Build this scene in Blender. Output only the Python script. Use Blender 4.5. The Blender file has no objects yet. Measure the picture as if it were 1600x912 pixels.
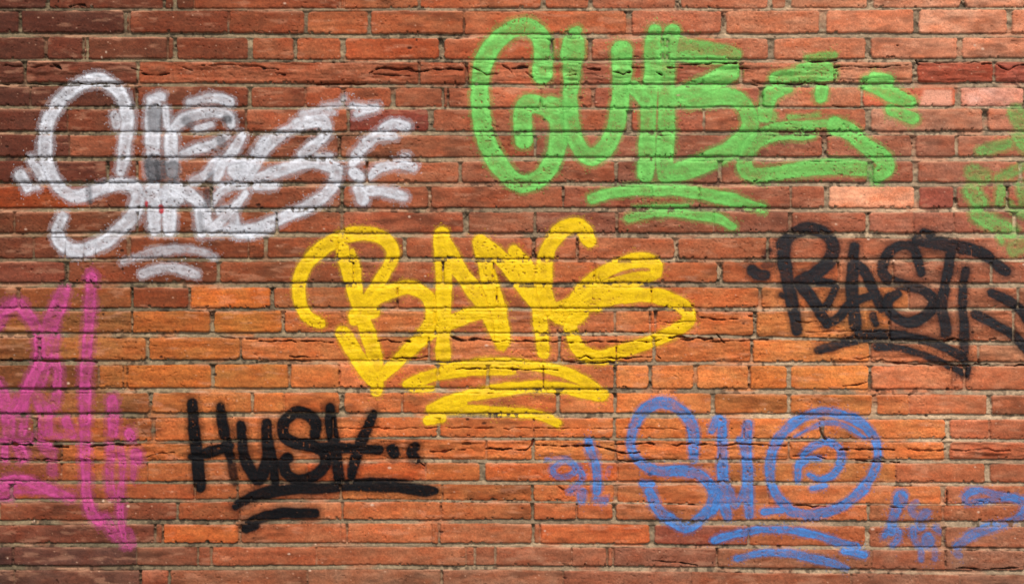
import bpy, math
import numpy as np

# ------------------------------------------------------------------ camera, light, exposure
S = 0.00175                 # metres per survey unit (one unit = 1.75 mm on the wall)
ZC = 1.55                   # height of the picture centre above the pavement
scene = bpy.context.scene
COL = scene.collection

cam_d = bpy.data.cameras.new('camera')
cam = bpy.data.objects.new('camera', cam_d)
COL.objects.link(cam)
cam_d.lens = 50
cam_d.sensor_width = 36
cam_d.clip_start = 0.05
cam_d.clip_end = 2000
cam.location = (0, -1600 * S * 50 / 36, ZC)
cam.rotation_euler = (math.radians(90), 0, 0)
scene.camera = cam

SUN_EL, SUN_AZ = 54.0, 8.0          # degrees above horizon; degrees to the right of the viewer's back
world = bpy.data.worlds.new('World')
scene.world = world
world.use_nodes = True
wn = world.node_tree
bg = wn.nodes['Background']
sky = wn.nodes.new('ShaderNodeTexSky')
sky.sky_type = 'NISHITA'
sky.sun_disc = False
sky.sun_elevation = math.radians(SUN_EL)
sky.sun_rotation = math.radians(180 - SUN_AZ)
sky.air_density = 1.0
sky.dust_density = 3.0
sky.ozone_density = 0.6
wn.links.new(sky.outputs[0], bg.inputs[0])
bg.inputs[1].default_value = 0.08

sun_d = bpy.data.lights.new('sun', 'SUN')
sun_d.energy = 2.0
sun_d.angle = math.radians(11)
sun_d.color = (1.0, 0.93, 0.84)
sun = bpy.data.objects.new('sun', sun_d)
COL.objects.link(sun)
sun.location = (1, -6, 6)
sun.rotation_euler = (math.radians(90 - SUN_EL), 0, math.radians(SUN_AZ))

scene.view_settings.view_transform = 'Standard'
scene.view_settings.look = 'None'
scene.view_settings.gamma = 1.0
scene.view_settings.use_curve_mapping = False
scene.view_settings.exposure = 0.69

# ------------------------------------------------------------------ numeric helpers
def lin(c):
    c = np.asarray(c, dtype=np.float64) / 255.0
    return np.where(c <= 0.04045, c / 12.92, ((c + 0.055) / 1.055) ** 2.4)

def sstep(a, b, x):
    t = np.clip((x - a) / (b - a), 0, 1)
    return t * t * (3 - 2 * t)

def noise2(xs, ys, sx, sy, seed):
    """smooth value noise 0..1 on the tensor grid ys x xs"""
    rng = np.random.default_rng(seed)
    fx = (xs - xs.min()) / sx + rng.random()
    fy = (ys - ys.min()) / sy + rng.random()
    ix = np.floor(fx).astype(int); iy = np.floor(fy).astype(int)
    G = rng.random((iy.max() + 2, ix.max() + 2)).astype(np.float32)
    tx = (fx - ix); ty = (fy - iy)
    tx = (tx * tx * (3 - 2 * tx)).astype(np.float32)[None, :]
    ty = (ty * ty * (3 - 2 * ty)).astype(np.float32)[:, None]
    A = G[iy]; B = G[iy + 1]
    R = A + (B - A) * ty
    return R[:, ix] + (R[:, ix + 1] - R[:, ix]) * tx

def fbm(xs, ys, sx, sy, seed, octs=3, gain=0.5):
    out = 0; amp = 1; tot = 0
    for k in range(octs):
        out = out + amp * noise2(xs, ys, sx / 2 ** k, sy / 2 ** k, seed * 17 + k)
        tot += amp; amp *= gain
    return out / tot

# ------------------------------------------------------------------ the survey grid of the wall face (u right, v down)
STEP = 1.15
def axis(lo, a, b, hi, far):
    mid = np.arange(a, b, STEP)
    left = np.arange(a - far, lo - far, -far)[::-1]
    right = np.arange(mid[-1] + far, hi + far, far)
    return np.concatenate([left, mid, right])
GROUND_V = 456 + ZC / S
xs = axis(-1500, -30, 1632, 3100, 5.0)
ys = axis(-560, -20, 934, GROUND_V, 5.0)
nx, ny = len(xs), len(ys)
X = np.broadcast_to(xs.astype(np.float32)[None, :], (ny, nx))
Y = np.broadcast_to(ys.astype(np.float32)[:, None], (ny, nx))

# bed joints: lower edge of the course above / upper edge of the course below, at u = 200, 600, 1000, 1400
GAPS = [
    (13, 17, 13, 17, 13, 17.5, 12, 15.5),
    (51, 58.5, 53, 60, 52, 60, 51.5, 59),
    (92.5, 96.5, 93, 97.5, 93, 98.5, 91.5, 97.5),
    (129.5, 135.5, 131, 137, 130.5, 137, 129, 137),
    (166, 170.5, 167, 171, 168, 171.5, 166.5, 170.5),
    (204.5, 211, 205, 212, 204.5, 211.5, 204, 211.5),
    (244.5, 251.5, 245, 252.5, 245, 252, 244.5, 252),
    (284, 291, 284.5, 291.5, 285, 291.5, 284.5, 291.5),
    (324, 330.5, 324, 331, 324, 331.5, 324, 331),
    (363, 370.5, 363.5, 371, 363.5, 371.5, 363.5, 372),
    (403, 408.5, 403, 409, 403.5, 409.5, 403.5, 409),
    (441, 449, 441, 449, 441, 449, 441.5, 449),
    (481, 486, 480.5, 486, 480, 486, 481, 485.5),
    (519, 527, 519, 526.5, 519.5, 524, 530.5, 536.5),
    (561.5, 569.5, 563, 569, 565, 570, 565, 571.5),
    (605.5, 613, 605.5, 613, 606.5, 614, 608, 616),
    (644.5, 652, 644, 651.5, 645, 652.5, 647, 654.5),
    (690, 694, 682, 686, 684, 688, 685, 689.5),
    (719.5, 722.5, 716.5, 722.5, 717.5, 721.5, 717.5, 723.5),
    (751, 755.5, 750.5, 756, 751.5, 757, 753, 758.5),
    (779, 784.5, 779, 783, 785, 787, 786.5, 788.5),
    (812, 819, 810.5, 817, 812, 819, 813.5, 822),
    (848, 854, 847.5, 853.5, 849.5, 855, 854, 859),
    (883, 890, 882.5, 889, 884.5, 892, 889.5, 896.5),
]
# head joints per course, (u, width)
HEADS = [
    [(256,4),(273,6),(303,2),(531,2),(538,2),(655,5),(750,2),(849,8),(923,8),(1060,8),(1203,7),(1232,9),(1360,10),(1505,7)],
    [(31,4),(196,5),(202,3),(357,3),(478,6),(577,5),(725,2.5),(983,9),(1131,8),(1286,11),(1432,8),(1578,8)],
    [(71,5),(130,3),(136,4),(262,2),(273,6),(391,8),(461,5),(536,8),(690,8),(861,6),(922,6),(1036,4),(1043,4),(1205,9),(1357,8),(1500,8)],
    [(215,4),(655,3),(729,4),(906,2),(1158,5),(1304,2),(1430,8),(1554,4)],
    [(47,2),(213,4),(390,5),(477,2.5),(536,6),(614,7),(692,4),(700,3),(845,2),(927,5),(1190,5),(1347,4),(1497,9)],
    [(105,1.5),(384,3),(544,4),(673,8),(983,8),(1100,4),(1357,9),(1540,8)],
    [(108,1.5),(530,5),(836,4),(1289,7),(1428,7),(1495,5)],
    [(168,4),(214,3),(573,2.5),(719,5),(963,5),(1125,6),(1360,10),(1431,8)],
    [(139,2),(330,4),(534,5),(671,5),(880,3),(1018,1.5),(1093,2),(1236,3),(1292,8),(1433,8),(1493,5)],
    [(214,3),(432,4),(534,5),(728,8),(836,4),(964,4),(1115,2),(1235,5),(1356,6),(1428,1.5),(1491,1.5)],
    [(52,3),(101,1.5),(130,1.5),(148,1.5),(201,6),(388,1.5),(415,5),(527,2),(632,6),(834,5),(902,4),(1057,6),(1200,4),(1496,2)],
    [(104,6),(341,5),(552,2),(692,3),(771,2),(929,2.5),(1125,8),(1310,2)],
    [(206,4),(296,4),(425,5),(621,1.5),(776,2),(1018,1.5),(1188,5),(1420,2)],
    [(206,3),(331,6),(442,5),(534,2),(538,2),(680,2),(961,3),(1016,3),(1024,3),(1089,2),(1180,5),(1390,2)],
    [(230,5),(376,4),(670,3),(874,4),(963,1.5),(1022,5),(1175,4),(1360,4),(1529,3)],
    [(154,3),(192,2),(198,2),(332,6),(452,4),(530,2),(684,5),(762,5),(849,1.5),(961,4),(1016,5),(1087,6),(1171,4),(1233,7),(1360,5),(1487,1.5),(1508,4)],
    [(235,5),(394,4),(444,1.5),(534,8),(628,3),(872,5),(961,4),(1114,6),(1233,5),(1367,8),(1421,2),(1546,8)],
    [(239,5),(520,1.5),(685,5),(834,2),(960,4),(1163,1.5),(1285,5),(1481,6),(1546,2)],
    [(96,2),(330,1.5),(760,2),(833,4),(962,3),(1125,1.5),(1233,3),(1480,9)],
    [(96,2),(230,1.5),(480,1.5),(665,2),(754,8),(965,1.5),(1130,1.5),(1400,1.5)],
    [(304,3),(371,3),(532,3),(691,2),(832,4),(962,6),(1200,1.5),(1474,6)],
    [(277,4),(374,2),(398,1.5),(535,3),(689,1.5),(832,4),(901,3),(960,5),(1170,1.5),(1357,4),(1474,3)],
    [(242,3),(254,3),(374,5),(542,3),(532,1.5),(674,2),(686,4),(833,4),(844,2),(1019,8),(1170,3),(1355,6),(1475,5)],
    [(20,2),(213,2),(309,3),(330,3),(494,2),(728,2),(742,3),(774,3),(893,1.5),(949,3),(958,3),(1120,2),(1362,2),(1478,2)],
    [(22,2),(219,3),(264,4),(480,2),(690,3),(880,2),(1080,2),(1330,2),(1500,2)],
]
rngj = np.random.default_rng(5)
n_up = 15
n_dn = int((GROUND_V - 895) / 39) + 2
gap_rows = []
for k in range(n_up, 0, -1):
    gap_rows.append(((13 - 38.6 * k), (19 - 38.6 * k)) * 4)
gap_rows += GAPS
for k in range(1, n_dn + 1):
    o = 38.6 * k
    gap_rows.append((883 + o, 890 + o, 882.5 + o, 889 + o, 884.5 + o, 892 + o, 889.5 + o, 896.5 + o))
def filler(u0, u1):
    out = []; u = u0 + rngj.uniform(20, 150)
    while u < u1:
        out.append((u, rngj.choice([3, 4, 5, 6, 8])))
        u += rngj.choice([144, 146, 150, 70]) + rngj.uniform(-6, 6)
    return out
head_rows = []
for i in range(len(gap_rows) + 1):
    k = i - n_up
    if 0 <= k < len(HEADS):
        mid = sorted(HEADS[k])
        hr = filler(-1560, mid[0][0] - 160) + mid + filler(mid[-1][0] + 60, 3160)
    else:
        hr = filler(-1560, 3160)
    head_rows.append(sorted(hr))
NR = len(head_rows)

ctrl = np.array([200, 600, 1000, 1400.0])
def ext_interp(v):
    v = np.array(v, dtype=float)
    x2 = np.concatenate([[0], ctrl, [1600]])
    v2 = np.concatenate([[v[0] - (v[1] - v[0]) * 0.2], v, [v[3] + (v[3] - v[2]) * 0.3]])
    return np.interp(xs, x2, v2)
gb = np.zeros((NR - 1, nx), np.float32); gt = gb.copy()
for i, g in enumerate(gap_rows):
    rr = np.random.default_rng(900 + i)
    wob = np.interp(xs, np.arange(-1600, 3300, 70), rr.normal(0, 0.45, len(np.arange(-1600, 3300, 70))))
    gb[i] = ext_interp(g[0::2]) + wob
    gt[i] = ext_interp(g[1::2]) + wob * 0.8
row = np.zeros((ny, nx), np.int16)
for i in range(NR - 1):
    row += (Y > (0.5 * (gb[i] + gt[i]))[None, :]).astype(np.int16)
top = np.vstack([np.full((1, nx), -600, np.float32), gt])      # top edge of each course
bot = np.vstack([gb, np.full((1, nx), GROUND_V + 60, np.float32)])
cix = np.broadcast_to(np.arange(nx)[None, :], (ny, nx))
YT = top[row, cix]; YB = bot[row, cix]

XL = np.zeros((NR, nx), np.float32); XR = XL.copy(); BID = np.zeros((NR, nx), np.int32); HW = XL.copy()
bricks = []                                                    # (row, u centre, v centre, width)
for i, hr in enumerate(head_rows):
    ju = np.array([h[0] for h in hr]); jw = np.array([h[1] for h in hr])
    idx = np.searchsorted(ju, xs)
    lo = np.concatenate([[-1700], ju + jw / 2]); hi = np.concatenate([ju - jw / 2, [3400]])
    XL[i] = lo[idx]; XR[i] = hi[idx]
    near = np.clip(np.round(np.interp(xs, ju, np.arange(len(ju)))).astype(int), 0, len(ju) - 1)
    HW[i] = jw[near]
    base = len(bricks)
    for k in range(len(ju) + 1):
        uc = 0.5 * (lo[k] + hi[k])
        j = np.clip(np.searchsorted(xs, uc), 0, nx - 1)
        bricks.append((i, uc, 0.5 * (max(top[i, j], -600) + min(bot[i, j], 1400)), hi[k] - lo[k]))
    BID[i] = base + idx
bid = BID[row, cix]
nb = len(bricks)

# ------------------------------------------------------------------ relief of the wall face
n_edge = fbm(xs, ys, 9, 6, 11, 3) - 0.5
n_edge2 = fbm(xs, ys, 34, 24, 12, 2) - 0.5
qx = np.minimum(X - XL[row, cix], XR[row, cix] - X)
n_chip = fbm(xs, ys, 4.2, 3.6, 14, 2)
n_chipm = noise2(xs, ys, 60, 40, 15)
chip_b = sstep(0.6, 0.82, n_chip) * 3.6 * sstep(0.25, 0.75, n_chipm)
qy = np.minimum(Y - YT, YB - Y - chip_b)
qx = qx + n_edge * 3.0
qy = qy + n_edge * 2.0 + n_edge2 * 1.2
rad = np.where(HW[row, cix] > 4.5, 5.0, 2.5).astype(np.float32)
d = np.minimum(qx, qy)
corner = (qx < rad) & (qy < rad)
d = np.where(corner, rad - np.hypot(rad - qx, rad - qy), d)

rb = np.random.default_rng(21)
b_off = rb.normal(0, 0.55, nb).astype(np.float32)
b_tv = rb.normal(0, 0.018, nb).astype(np.float32)
b_tu = rb.normal(0, 0.004, nb).astype(np.float32)
bc = np.array([(b[1], b[2]) for b in bricks], np.float32)
face = b_off[bid] + b_tv[bid] * (Y - bc[bid, 1]) + b_tu[bid] * np.clip(X - bc[bid, 0], -90, 90)
n_low = fbm(xs, ys, 60, 14, 31, 3) - 0.5
n_mid = fbm(xs, ys, 12, 6, 32, 3) - 0.5
n_fine = fbm(xs, ys, 3.4, 2.6, 33, 2) - 0.5
n_pit = noise2(xs, ys, 3.2, 2.6, 34)
n_pitm = noise2(xs, ys, 60, 30, 35)
pits = sstep(0.80, 0.95, n_pit) * sstep(0.3, 0.7, n_pitm)
face = face + n_low * 1.6 + n_mid * 0.7 + n_fine * 0.5 - pits * 1.6
face = face - 0.9 * np.exp(-np.clip(d, 0, 20) / 1.8)

# mortar: weathered bed joints (deep under the course above, flush on the course below) and rougher head joints
gap_i = np.clip(row + (Y > 0.5 * (YT + YB)).astype(np.int16) - 1, 0, NR - 2)
g0 = gb[gap_i, cix]; g1 = gt[gap_i, cix]
v = np.clip((Y - g0) / np.maximum(g1 - g0, 0.5), 0, 1)
inbed = sstep(-1.5, 0.5, np.minimum(Y - g0, g1 - Y) + n_edge * 2)
n_m = fbm(xs, ys, 5, 4, 41, 3) - 0.5
n_mb = noise2(xs, ys, 70, 40, 42)
thin = np.clip((g1 - g0) / 6.0, 0.35, 1.15)
bed = -(5.3 - 4.8 * v ** 0.5) * (0.75 + 0.5 * n_mb) * thin + n_m * 1.8
n_hj = fbm(xs, ys, 7, 8, 43, 3)
narrow = sstep(3.6, 2.2, HW[row, cix])
head = -(2.4 + 2.6 * noise2(xs, ys, 90, 36, 44)) * (1 - 0.3 * narrow) + (n_hj - 0.5) * 5.0
void = sstep(0.53, 0.66, n_hj) * sstep(0.40, 0.6, noise2(xs, ys, 80, 38, 45))
head = head - void * 4.0
mort = head + (bed - head) * inbed
t = sstep(-0.7, 1.2, d)
H = mort + (face - mort) * t

# cracks and spalled seams: (points, width, depth)
CRACKS = [
    ([(0,103),(60,105),(95,104)],2,2),([(84,101),(95,108)],5,5),([(205,107),(222,113)],4,5),([(222,114),(245,118),(264,116)],2.5,4),
    ([(285,105),(300,110)],2,3),([(315,103),(350,101),(400,104)],5,4),([(400,104),(415,106),(435,110)],4.5,5),([(430,116),(445,118)],3,3),
    ([(577,114),(590,107),(620,107),(652,111)],4,5),([(650,111),(690,108),(722,109)],3,4),([(495,131),(530,131.5),(572,131)],3,6),
    ([(577,117),(640,119)],2,2),([(724,101),(730,106),(732,125)],4.5,5),([(735,105),(760,116),(778,116)],2.5,3),([(782,99),(790,106),(799,112)],3,5),
    ([(800,107),(824,106)],6,6),([(822,113),(832,122)],3,3),([(918,106),(936,108)],6,6),([(926,117),(942,119)],3,4),
    ([(880,117),(900,116)],2,3),([(958,112),(975,117),(985,112)],3,3),([(988,106),(1006,106)],3,5),([(1026,113),(1034,117)],3,5),([(1040,106),(1066,107)],3.5,5),
    ([(1065,101),(1112,99)],2,4),([(1112,97),(1150,99)],3.5,6),([(1156,106),(1171,108)],6,6),([(1160,127),(1190,136)],2.5,4),([(1168,122),(1190,130)],2,3),
    ([(1243,95),(1270,97),(1307,94.5)],4.5,7),([(1305,108),(1310,122)],2,4),([(1300,105),(1330,104),(1380,105),(1418,102)],3.5,6),
    ([(1432,94),(1436,101)],2,4),([(1434,97),(1480,99),(1530,98)],2,3),([(1535,99),(1552,101)],3,4),([(1557,101),(1566,107),(1576,111),(1588,103),(1602,101)],3,5),
    ([(1205,131),(1290,131)],3,5),
    ([(400,533),(450,532.5),(520,534)],2.2,5),([(590,533),(605,530),(612,534),(640,533)],2.5,5),([(705,526),(720,532),(745,529),(768,532)],5,4),
    ([(770,534),(830,533),(900,534),(960,533),(1022,534)],2.5,5),([(1022,533),(1042,528),(1064,526),(1080,530),(1112,528)],3,5),
    ([(1064,527),(1076,532),(1092,528)],4,5),([(1110,532),(1130,534)],3,4),([(1120,522),(1132,535)],3,4),([(1118,533),(1200,531)],2.5,4),
    ([(1090,494),(1120,499),(1152,499)],2.5,4),([(1170,493),(1182,494)],2.5,4),([(955,518),(1005,520)],2.2,3),([(1010,504),(1088,502)],1.4,2),
    ([(1260,519),(1330,517),(1400,518)],1.8,3),([(1240,501),(1262,505),(1275,502)],2,3),([(1476,532),(1492,529),(1500,532)],4,5),([(1545,530),(1556,529)],5,5),
    ([(452,557),(505,557)],1.6,3),([(400,564),(460,563),(540,563)],2.2,4),([(600,560),(668,558)],2,4),([(660,566),(720,565)],3,4),([(595,561),(606,566)],3,4),
    ([(712,576),(760,576),(820,577),(871,577)],2.6,6),([(878,564),(905,567),(960,567)],2.6,5),([(900,559),(960,559),(1018,558)],1.8,4),([(1022,551),(1032,559)],2,4),
    ([(1330,559),(1345,561),(1360,558)],3.2,5),([(1362,563),(1420,568),(1500,571),(1602,571)],2.2,4),([(1530,561),(1530,566)],2.5,3),
    ([(0,562),(60,564),(150,564)],2.2,4),([(1318,604),(1340,602),(1356,598)],2,3),([(335,524),(360,529),(378,531)],1.8,3),([(384,529),(402,530)],3,5),
    ([(0,694),(25,694),(40,695)],4,5),([(17,692),(26,694)],6,6),([(38,694),(49,695)],6,6),([(78,697),(105,699)],4,5),([(140,697),(165,695),(192,695)],4,6),
    ([(192,695),(218,696)],3,4),([(230,712),(250,708),(272,706)],1.8,3),([(60,689),(140,690)],2,3),
    ([(672,705),(700,705),(716,703)],3,5),([(716,702),(726,702)],3,5),([(756,702),(800,701)],3.5,5),([(719,692),(754,692)],5,3),
    ([(655,722),(663,727),(667,738)],1.8,4),([(800,703),(822,703),(831,696),(834,688)],3,6),([(836,695),(880,697),(925,696),(944,699),(962,705),(978,708),(1000,706)],3,6),
    ([(965,719),(990,720),(1020,717),(1060,716)],2.4,4),([(950,696),(975,694)],2,3),([(990,694),(1012,692),(1022,694)],3.5,5),([(1050,695),(1085,693)],2.5,4),
    ([(1090,695),(1110,694),(1120,696),(1150,693),(1200,695)],3.2,5),([(940,687),(951,686)],2,3),([(1200,696),(1228,696)],2.6,5),([(1235,697),(1240,706)],3,4),
    ([(1240,713),(1265,711),(1290,716)],2,4),([(1312,703),(1325,702)],4,5),([(1330,701),(1365,702),(1398,702)],2.6,6),([(1338,719),(1360,721),(1406,722)],2.8,6),
    ([(1416,702),(1424,700)],5,5),([(1424,702),(1455,704),(1478,702)],4,5),([(1487,702),(1510,704),(1530,702),(1578,703)],4,5),([(1586,717),(1602,717)],3,4),
    ([(1470,690),(1478,683)],2,3),([(520,668),(600,668.5),(683,668)],1.3,2),([(688,667),(780,668),(830,669)],1.3,2.5),([(755,669),(776,668)],2.5,3),
    ([(836,669),(900,669),(958,669)],1.3,2.5),([(962,669),(1080,670)],1.5,2.5),([(1163,671),(1163,683)],2,3),([(1280,654),(1282,672),(1290,684)],3.5,4),
    ([(1060,787),(1098,789)],1.8,3),([(1390,792),(1412,793)],2,3),([(1240,791),(1260,789),(1290,791)],2,4),([(1480,765),(1480,790)],2.5,4),
    ([(532,723),(534,752)],2,4),([(0,716),(60,717),(96,718)],1.8,4),([(1494,886),(1540,889),(1602,886)],3,4),([(1020,876),(1065,879),(1090,884)],1.8,3),
    ([(88,905),(92,920)],4,2),([(870,758),(880,765)],3,3),
    ([(110,9),(132,6)],4,4),([(0,132),(120,131)],1.6,4),([(115,130),(150,131),(186,131)],3,4),([(1300,166),(1350,168)],2.5,4),
]
def polyline(pts, jit, rng, step=3.0):
    P = np.array(pts, float); out = []
    for a, b in zip(P[:-1], P[1:]):
        n = max(2, int(np.hypot(*(b - a)) / step))
        for k in range(n):
            out.append(a + (b - a) * k / n)
    out.append(P[-1]); out = np.array(out)
    out[:, 1] += np.interp(np.arange(len(out)), np.arange(0, len(out) + 3, 3), rng.normal(0, jit, len(np.arange(0, len(out) + 3, 3))))
    return out
def seg_box(a, b, pad):
    i0 = np.searchsorted(xs, min(a[0], b[0]) - pad); i1 = np.searchsorted(xs, max(a[0], b[0]) + pad)
    j0 = np.searchsorted(ys, min(a[1], b[1]) - pad); j1 = np.searchsorted(ys, max(a[1], b[1]) + pad)
    return i0, i1, j0, j1
def seg_dist(a, b, i0, i1, j0, j1):
    gx = xs[i0:i1][None, :]; gy = ys[j0:j1][:, None]
    dx, dy = b[0] - a[0], b[1] - a[1]
    L = dx * dx + dy * dy + 1e-9
    tt = np.clip(((gx - a[0]) * dx + (gy - a[1]) * dy) / L, 0, 1)
    return np.hypot(gx - a[0] - tt * dx, gy - a[1] - tt * dy), tt
crack = np.zeros((ny, nx), np.float32)
rc = np.random.default_rng(77)
for pts, w, dep in CRACKS:
    pl = polyline(pts, rc.uniform(0.4, 1.2), rc, rc.uniform(2.2, 4.5))
    dep = dep * rc.uniform(0.3, 0.95)
    ws = np.interp(np.arange(len(pl)), np.arange(0, len(pl) + 2, 2), rc.uniform(0.1, 1.1, len(np.arange(0, len(pl) + 2, 2)))) * w
    ws[0] *= 0.5; ws[-1] *= 0.5
    for k in range(len(pl) - 1):
        pad = w + 4
        i0, i1, j0, j1 = seg_box(pl[k], pl[k + 1], pad)
        if i1 <= i0 or j1 <= j0: continue
        dd, tt = seg_dist(pl[k], pl[k + 1], i0, i1, j0, j1)
        r = ws[k] / 2 + n_edge[j0:j1, i0:i1] * 3.2
        c = sstep(0.8, -0.8, dd - r) * (dep + 1.5)
        crack[j0:j1, i0:i1] = np.maximum(crack[j0:j1, i0:i1], c)
H = H - crack * 1.25
# spalled courses are rougher
spall = sstep(94, 99, Y) * sstep(131, 126, Y) + sstep(684, 690, Y) * sstep(722, 716, Y) + 0.6 * sstep(487, 492, Y) * sstep(566, 560, Y)
n_sp = fbm(xs, ys, 45, 9, 51, 4) - 0.5
H = H + spall * np.where(t > 0.5, n_sp * 7.0, 0) * sstep(0.5, 4, d)
H = H.astype(np.float32)

# ------------------------------------------------------------------ colours of bricks and mortar (brick tones carry painted light fall-off)
CPTS = [  # local brick tones plus painted light fall-off: left and bottom darker, top right lighter
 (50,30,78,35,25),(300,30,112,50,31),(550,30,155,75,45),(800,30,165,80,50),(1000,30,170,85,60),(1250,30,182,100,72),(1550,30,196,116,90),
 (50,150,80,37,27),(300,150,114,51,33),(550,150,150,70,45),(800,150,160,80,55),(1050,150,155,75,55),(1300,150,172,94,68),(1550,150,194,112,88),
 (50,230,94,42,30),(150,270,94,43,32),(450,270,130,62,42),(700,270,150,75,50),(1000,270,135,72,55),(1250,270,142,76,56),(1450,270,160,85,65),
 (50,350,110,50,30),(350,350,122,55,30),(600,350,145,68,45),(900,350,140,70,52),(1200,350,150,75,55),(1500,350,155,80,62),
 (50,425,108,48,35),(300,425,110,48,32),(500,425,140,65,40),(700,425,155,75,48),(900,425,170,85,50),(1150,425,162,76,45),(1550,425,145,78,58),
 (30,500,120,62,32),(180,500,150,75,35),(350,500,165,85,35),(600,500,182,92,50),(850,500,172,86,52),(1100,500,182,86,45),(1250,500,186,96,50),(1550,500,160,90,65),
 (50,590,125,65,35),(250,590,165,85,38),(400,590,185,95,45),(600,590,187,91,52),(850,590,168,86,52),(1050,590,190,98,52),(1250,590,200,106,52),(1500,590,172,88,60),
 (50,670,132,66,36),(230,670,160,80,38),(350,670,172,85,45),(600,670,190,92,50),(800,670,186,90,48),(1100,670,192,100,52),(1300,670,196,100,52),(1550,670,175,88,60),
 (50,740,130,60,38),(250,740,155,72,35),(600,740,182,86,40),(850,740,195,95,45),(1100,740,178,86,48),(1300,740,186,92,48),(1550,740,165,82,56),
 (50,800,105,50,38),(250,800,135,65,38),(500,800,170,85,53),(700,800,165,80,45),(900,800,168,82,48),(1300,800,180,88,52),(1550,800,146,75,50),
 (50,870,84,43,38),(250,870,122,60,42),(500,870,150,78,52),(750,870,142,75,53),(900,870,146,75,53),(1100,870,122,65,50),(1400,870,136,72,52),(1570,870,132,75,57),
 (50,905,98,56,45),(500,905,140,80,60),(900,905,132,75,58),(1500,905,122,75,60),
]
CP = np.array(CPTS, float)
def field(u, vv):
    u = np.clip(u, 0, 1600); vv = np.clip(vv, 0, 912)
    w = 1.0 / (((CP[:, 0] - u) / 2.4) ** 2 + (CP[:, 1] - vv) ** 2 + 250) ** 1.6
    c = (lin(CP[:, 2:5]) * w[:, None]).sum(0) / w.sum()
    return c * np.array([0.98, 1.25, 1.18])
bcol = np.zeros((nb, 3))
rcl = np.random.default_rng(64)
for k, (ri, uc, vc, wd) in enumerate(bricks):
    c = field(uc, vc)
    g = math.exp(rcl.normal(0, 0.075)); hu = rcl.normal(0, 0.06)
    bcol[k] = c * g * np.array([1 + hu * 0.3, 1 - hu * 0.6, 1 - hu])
def brick_at(u, r):
    j = np.searchsorted(xs, u)
    return BID[r + n_up, j]
ODD = [(1350,8,216,142,106),(1545,4,212,148,126),(1460,4,196,108,78),(360,12,182,96,40),(315,22,188,96,46),(70,8,136,60,26),(250,12,120,58,30),
       (1560,3,150,76,58),(1490,3,150,70,48),(480,23,150,80,50),(250,24,150,82,56),(620,19,180,86,42),(880,19,184,92,46),(1100,22,142,74,54),(930,22,182,92,50),
       (1460,8,150,76,58),(560,5,128,60,46),(640,2,158,76,42)]
for u, r, *c in ODD:
    bcol[brick_at(u, r)] = lin(c)
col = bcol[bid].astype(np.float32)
lf = fbm(xs, ys, 130, 50, 61, 3) - 0.5
st = fbm(xs, ys, 46, 5, 62, 3) - 0.5
gr = fbm(xs, ys, 2.6, 2.4, 63, 2) - 0.5
gr2 = noise2(xs, ys, 9, 6, 64) - 0.5
mod = np.exp(lf * 0.40 + st * 0.50 + gr * 0.62 + gr2 * 0.24)
col *= mod[..., None]
hue = (fbm(xs, ys, 22, 12, 65, 3) - 0.5)
col[..., 1] *= 1 + hue * 0.5; col[..., 2] *= 1 + hue * 0.8
# burnt and sooty patches with their own outlines
sm = sstep(0.52, 0.72, fbm(xs, ys, 34, 11, 66, 4) + gr * 0.35) * sstep(0.42, 0.62, noise2(xs, ys, 150, 60, 67))
col *= (1 - 0.42 * sm)[..., None]
# pale lime bloom on faces, strongest on the upper arris
bloom = sstep(0.60, 0.78, fbm(xs, ys, 28, 8, 68, 4)) * 0.22
ar = np.exp(-np.clip(Y - YT, 0, 30) / 1.6) * sstep(0.42, 0.62, fbm(xs, ys, 40, 5, 69, 3)) * 0.75
bl = np.clip(bloom + ar, 0, 0.8)[..., None]
col = col * (1 - bl) + lin((205, 150, 118)).astype(np.float32) * bl
# half-faded pale corner of one brick at the right
pm = sstep(1436, 1446, X - (Y - 150) * -0.35) * sstep(1490, 1484, X) * sstep(139, 143, Y) * sstep(168, 164, Y)
col = col * (1 - 0.75 * pm[..., None]) + lin((220, 160, 134)).astype(np.float32) * 0.75 * pm[..., None]
# mortar
mc = np.zeros((ny, nx, 3), np.float32)
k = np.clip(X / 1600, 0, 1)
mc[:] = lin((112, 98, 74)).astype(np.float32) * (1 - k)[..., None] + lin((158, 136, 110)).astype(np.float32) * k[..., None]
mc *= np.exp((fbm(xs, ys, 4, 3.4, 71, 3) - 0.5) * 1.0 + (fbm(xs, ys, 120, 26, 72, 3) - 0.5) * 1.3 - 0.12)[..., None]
red = np.clip(sstep(0.50, 0.72, fbm(xs, ys, 60, 30, 73, 3)) * 0.6 + narrow * (1 - inbed) * 0.7, 0, 0.85)                       # brick dust over the joints
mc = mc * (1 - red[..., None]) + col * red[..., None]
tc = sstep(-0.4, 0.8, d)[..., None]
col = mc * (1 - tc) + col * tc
grime = np.clip(void * (1 - t) * 0.6 + sstep(1.5, 4.5, crack) * 0.92, 0, 0.85)[..., None]   # black crust in broken seams
col = col * (1 - grime) + lin((24, 18, 14)).astype(np.float32) * grime
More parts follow.
